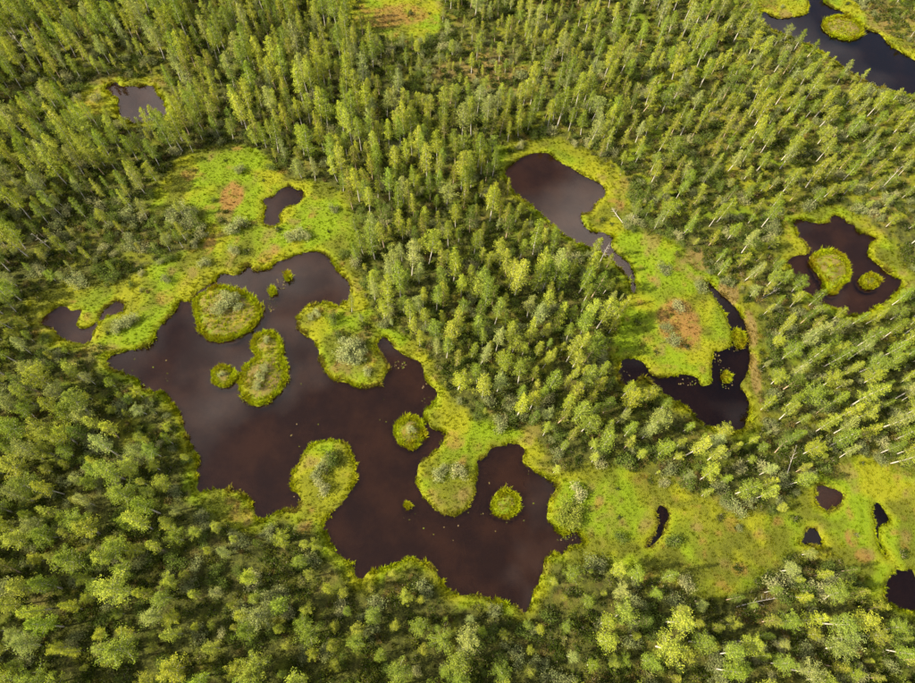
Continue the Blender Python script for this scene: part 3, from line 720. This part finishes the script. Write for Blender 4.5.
# ------------------------------------------------------------------ bushes
rs = np.random.default_rng(23)
tone_s = {'grey-green': (.165, .190, .085), 'pale': (.24, .25, .125), 'green': (.085, .120, .026), 'sage': (.25, .28, .13), 'lime-green': (.17, .20, .035)}
shrubs = []
HAND = [(228,305,1.15),(220,312,1.0),(236,300,.8),(226,298,.7),(240,310,.6),(350,352,1.2),(343,358,1.1),(358,350,1.0),(352,362,.95),(362,358,.8),(346,345,.9),(368,372,.6),(438,476,.75),(444,470,.6),(322,470,.8),(328,462,.7),(316,478,.6),
        (262,378,.75),(258,388,.7),(266,370,.6),(268,342,.5),(222,376,.4),(411,431,.6),(318,315,.7),(312,318,.6),(240,228,1.1),(232,232,.9),(298,236,1.0),(290,240,.9),(306,238,.9),(184,212,1.2),(192,218,1.1),(176,220,1.2),(84,286,1.0),(78,282,1.1),(125,325,.9),(132,322,.9),(118,330,.8),(205,266,.8),(235,252,.8),
        (568,508,1.0),(575,515,1.0),(562,518,.9),(572,524,.9),(820,470,1.0),(770,585,1.2),(785,578,1.2),(798,590,1.2),(632,222,.9),(625,226,.8)]
def add_shrub(x, y, s, px, tone=None):
    tn = tone or list(tone_s)[int(rs.choice(3, p=[.42, .15, .43]))]
    shrubs.append(dict(kind='shrub', i=int(rs.integers(5)), x=x, y=y, s=s, wx=rs.uniform(.9, 1.2), tone=tn, tint=np.array(tone_s[tn])*rs.uniform(.85, 1.15), rz=rs.uniform(0, 6.28), lean=rs.normal(0, .04, 2), px=px))
for hx, hy, s in HAND:
    p = unproject([(hx, hy)])[0]; add_shrub(p[0], p[1], s*1.1, np.array([hx, hy]), 'lime-green' if 555 < hx < 580 else 'sage' if hx < 470 else None)
g2 = Grid(1.5)
NS = 15000
sx = rs.uniform(X0+1, X1-1, NS); sy = rs.uniform(Y0+1, Y1-2, NS)
spx, _ = project(np.stack([sx, sy, np.full(NS, .3)], 1))
sdd = -pond_sdf(sx, sy)[0]; sop = open_w(sx, sy); clump = fbm(sx, sy, 6, 17, 2)
sden = sstep(1.0, 2.6, sdd+.5*clump)*(.10+.75*sstep(-.05, .45, clump))*np.where(sop > .3, .10, 1)
for k in range(NS):
    if not (-60 < spx[k, 0] < 975 and -50 < spx[k, 1] < 720) or rs.random() > sden[k]: continue
    if not g2.ok(sx[k], sy[k], rs.uniform(.9, 1.7)): continue
    g2.put(sx[k], sy[k]); add_shrub(sx[k], sy[k], rs.uniform(.5, 1.15), spx[k])
for t in shrubs:
    t['z'] = float(bil(GZ, np.array([t['x']]), np.array([t['y']]))[0])
    for poly, z, ax, ay in island_surf:
        if sdf_poly(np.array([t['x']]), np.array([t['y']]), poly)[0] > 0:
            t['z'] = float(z[np.searchsorted(ay, t['y'])-1, np.searchsorted(ax, t['x'])-1])
    a, sc_ = project([(t['x'], t['y'], t['z']+t['s']*.8)]); t['mid'] = a[0]
    ins = 0 < a[0][0] < 915 and 0 < a[0][1] < 683
    # how far the nearest tree stands decides how much of the bush shows
    near = math.sqrt(((tx-t['x'])**2+(ty-t['y'])**2).min())
    t['show'] = t['s']*sc_[0]*min(3.0, near) if ins else -1
shrubs_hand = shrubs[:len(HAND)]
for t in shrubs_hand: t['show'] += 1000
ss = sorted(shrubs, key=lambda t: -t['show']); own = [t for t in ss[:298] if t['show'] > 0]; rest = ss[len(own):]
for t in own: t['noun'] = 'willow bush'; t['size'] = 'large' if t['s'] > .95 else ('small' if t['s'] < .68 else '')
number(own, 'bush')
for t in own: plant(t, 'willow_bush', 'bush', 'willow bushes '+t['zone'], 'stems', 'foliage')
scatter('willow_thicket', collection_of('willow_thicket_bush', [p[2] for p in PROTO['shrub']]), [(t['x'], t['y'], t['z']) for t in rest], [(t['lean'][0], t['lean'][1], t['rz']) for t in rest],
        [(t['s']*t['wx'], t['s']*t['wx'], t['s']) for t in rest], [t['i'] for t in rest], np.array([t['tint'] for t in rest]), 'willow thicket filling the gaps under the trees', 'thicket')
print('shrubs', len(own), len(rest))

# ------------------------------------------------------------------ dead birches, standing and fallen
def make_dead(seed, h):
    r = np.random.default_rng(seed); br = Parts()
    ts = np.linspace(0, 1, 8); b = r.normal(0, .2, 2)
    ax_ = lambda t: np.array([b[0]*t*t, b[1]*t*t, h*t])
    tv = tube([ax_(t) for t in ts], (.09*(1.06-ts)**.7), 6)
    for k in range(16):
        t = r.uniform(.35, .98); a = r.uniform(0, 6.28); ln = r.uniform(.4, 1.3)*(1.3-t)
        p = ax_(t); e = p+np.array([math.cos(a)*ln, math.sin(a)*ln, ln*r.uniform(.2, .9)])
        br.add(tube([p, (p+e)/2+r.normal(0, .05, 3), e], [.035, .025, .01], 3))
    return tv, (np.concatenate(br.V), np.concatenate(br.F))
DEAD = [((36,66), 8.0, 0, 'bare grey dead birch standing behind the pale upper left pond'), ((600,262), 7.0, 0, 'bare pale dead birch standing beside the middle pond\'s outlet channel'),
        ((52,250), 6.0, 0, 'bare grey dead birch standing on the shrubby rise above left pond'), ((880,190), 7.0, 0, 'bare grey dead birch standing above the lilac right edge pond'),
        ((786,474), 5.5, 1.2, 'pale birch trunk fallen above the lower right moss meadow'), ((622,224), 4.0, 2.2, 'pale birch trunk fallen on moss below the middle pond'),
        ((760,300), 4.5, .6, 'pale birch trunk fallen between the oval meadow and right pond'), ((735,607), 6.5, .35, 'pale birch trunk fallen below the lower right meadow')]
for k, (px, h, fall, label) in enumerate(DEAD):
    p = unproject([px])[0]; z = float(bil(GZ, p[:1], p[1:])[0])
    e = bpy.data.objects.new('dead_birch', None)
    e.location = (p[0], p[1], z+(.15 if fall else -.1)); e.rotation_euler = (0, R(84), fall) if fall else (rs.normal(0, .06), rs.normal(0, .06), 0)
    link(e); set_props(e, label, 'dead tree', 'dead birches')
    (TV, TF), (BV, BF) = make_dead(700+k, h)
    link(bpy.data.objects.new('trunk', mesh_from('trunk', TV, [TF], [M_DEAD], smooth=True)), e)
    bo = link(bpy.data.objects.new('branches', mesh_from('branches', BV, [BF], [M_DEAD])), e); bo['kind'] = 'stuff'

# ------------------------------------------------------------------ low dwarf shrubs on the forest floor
NU = 42000
ux = rs.uniform(X0, X1, NU); uy = rs.uniform(Y0, Y1, NU)
upx, _ = project(np.stack([ux, uy, np.full(NU, .3)], 1))
udd = -pond_sdf(ux, uy)[0]; uop = open_w(ux, uy)
ud = sstep(1.2, 3.0, udd)*np.where(uop > 0, .04, 1.0)*(.35+.65*sstep(-.3, .3, fbm(ux, uy, 4, 19, 2)))
k = (rs.random(NU) < ud) & (upx[:, 0] > -40) & (upx[:, 0] < 955) & (upx[:, 1] > -30) & (upx[:, 1] < 710)
ux, uy = ux[k], uy[k]; n_ = len(ux); uz = bil(GZ, ux, uy)
tl = np.array([(.046, .066, .011), (.080, .092, .016), (.095, .078, .024), (.030, .046, .008), (.13, .14, .045)])[rs.choice(5, n_, p=[.40, .26, .08, .19, .07])]*rs.uniform(.75, 1.25, n_)[:, None]
us = rs.uniform(.6, 1.5, n_)
scatter('dwarf_shrubs', collection_of('dwarf_shrub', [p[2] for p in PROTO['low']]), np.stack([ux, uy, uz], 1), np.stack([0*ux, 0*ux, rs.uniform(0, 6.28, n_)], 1),
        np.stack([us, us, us*rs.uniform(.7, 1.2, n_)], 1), rs.integers(0, 5, n_), tl, 'dwarf shrubs carpeting the forest floor', 'undergrowth')
print('low', n_)

# ------------------------------------------------------------------ sedge and grass on moss and along the shores
pts = [shore_fringe(p, .10, .13, rs) for p in POND_W]
fr = np.concatenate(pts); fd = -pond_sdf(fr[:, 0], fr[:, 1])[0]+frill(fr[:, 0], fr[:, 1]); fr = fr[(fd > -.12) & ((fbm(fr[:, 0], fr[:, 1], 1.5, 601, 2) > -.12) | (rs.random(len(fr)) < .3))]
NG = 190000
gxx = rs.uniform(X0, X1, NG); gyy = rs.uniform(Y0, Y1, NG)
gp, _ = project(np.stack([gxx, gyy, np.full(NG, .3)], 1))
gd = -pond_sdf(gxx, gyy)[0]; go_ = np.maximum(sstep(-1.2, .8, open_w(gxx, gyy)), sstep(3.5, 1.5, gd))
k = (gd > .25) & (rs.random(NG) < .16+.84*go_) & (gp[:, 0] > -30) & (gp[:, 0] < 945) & (gp[:, 1] > -20) & (gp[:, 1] < 705)
Q = np.concatenate([fr, np.stack([gxx, gyy], 1)[k]]); nfr = len(fr); n_ = len(Q)
qd = -pond_sdf(Q[:, 0], Q[:, 1])[0]+frill(Q[:, 0], Q[:, 1]); qz = np.maximum(bil(GZ, Q[:, 0], Q[:, 1]), .03)
tint, mm = cover_tint(Q[:, 0], Q[:, 1], qd, rs); tint[:nfr] *= (1.12+.45*fbm(Q[:nfr, 0], Q[:nfr, 1], 2.5, 301, 2))[:, None]; wb = (.65*sstep(.05, .45, fbm(Q[:nfr, 0], Q[:nfr, 1], 2.2, 311, 2)))[:, None]; tint[:nfr] = tint[:nfr]*(1-wb)+np.array((.11, .085, .022))*wb
qs = rs.uniform(.55, 1.1, n_)*(1-.35*sstep(.5, 2, open_w(Q[:, 0], Q[:, 1]))); qs[:nfr] *= 1.25*rs.choice([1.0, 1.55], nfr, p=[.88, .12]); qi = rs.integers(0, 4, n_); big_ = rs.random(n_) < np.where(np.arange(n_) < nfr, .28, .06); qi[big_] = 4+rs.integers(0, 2, big_.sum())
tm = [mesh_from('tuft', V, [q4, t3], [M_GRASS], var=va) for V, q4, t3, va in TUFTS]
scatter('sedge_grass', collection_of('sedge_tuft', tm), np.c_[Q, qz], np.stack([0*qs, 0*qs, rs.uniform(0, 6.28, n_)], 1), np.stack([qs, qs, qs*rs.uniform(.6, 1.15, n_)], 1), qi, tint,
        'yellow green sedge and grass over the moss and along the shores', 'sedge')
print('sedge', n_)

# ------------------------------------------------------------------ floating weed and leaves on the water
wp = []
for (px, py, rx, ry, n) in [(400,365,7,5,40),(272,304,6,8,40),(280,284,9,7,40),(560,500,7,10,36),(566,538,12,6,30),(508,505,30,30,24),(430,395,10,14,24),(300,500,10,10,14),(340,410,60,50,30),(735,345,10,8,70),(727,378,8,12,50),(716,360,6,8,40),(690,382,14,4,40),(440,520,40,30,24),(540,470,14,8,20),(620,375,10,6,20),(150,370,30,14,16)]:
    n = max(6, int(n*.55)); a = rs.uniform(0, 6.28, n); q = np.sqrt(rs.random(n)); wp.append(np.stack([px+rx*q*np.cos(a), py+ry*q*np.sin(a)], 1))
wp = unproject(np.concatenate(wp), 0.0); wd = pond_sdf(wp[:, 0], wp[:, 1])[0]; wp = wp[wd > .35]; n_ = len(wp)
pads = []
for k in range(3):
    r_ = np.random.default_rng(800+k); a = np.linspace(0, 6.28, 8)[:-1]; q = r_.uniform(.6, 1.1, 7)
    V = np.stack([np.cos(a)*q*.16, np.sin(a)*q*.12, r_.uniform(0, .02, 7)], 1); V = np.concatenate([V, [[0, 0, .03]]])
    pads.append(mesh_from('weed', V, [np.array([(i, (i+1) % 7, 7) for i in range(7)])], [M_GRASS], var=np.full(8, .5)))
ws = rs.uniform(.4, 1.5, n_)
scatter('pond_weed', collection_of('floating_weed', pads), np.c_[wp, np.full(n_, .012)], np.stack([0*ws, 0*ws, rs.uniform(0, 6.28, n_)], 1), np.stack([ws, ws, ws], 1), rs.integers(0, 3, n_),
        np.array([(.14, .11, .05), (.10, .12, .02), (.16, .12, .07), (.06, .06, .02)])[rs.integers(0, 4, n_)], 'floating weed and fallen leaves on the dark ponds', 'pond weed')
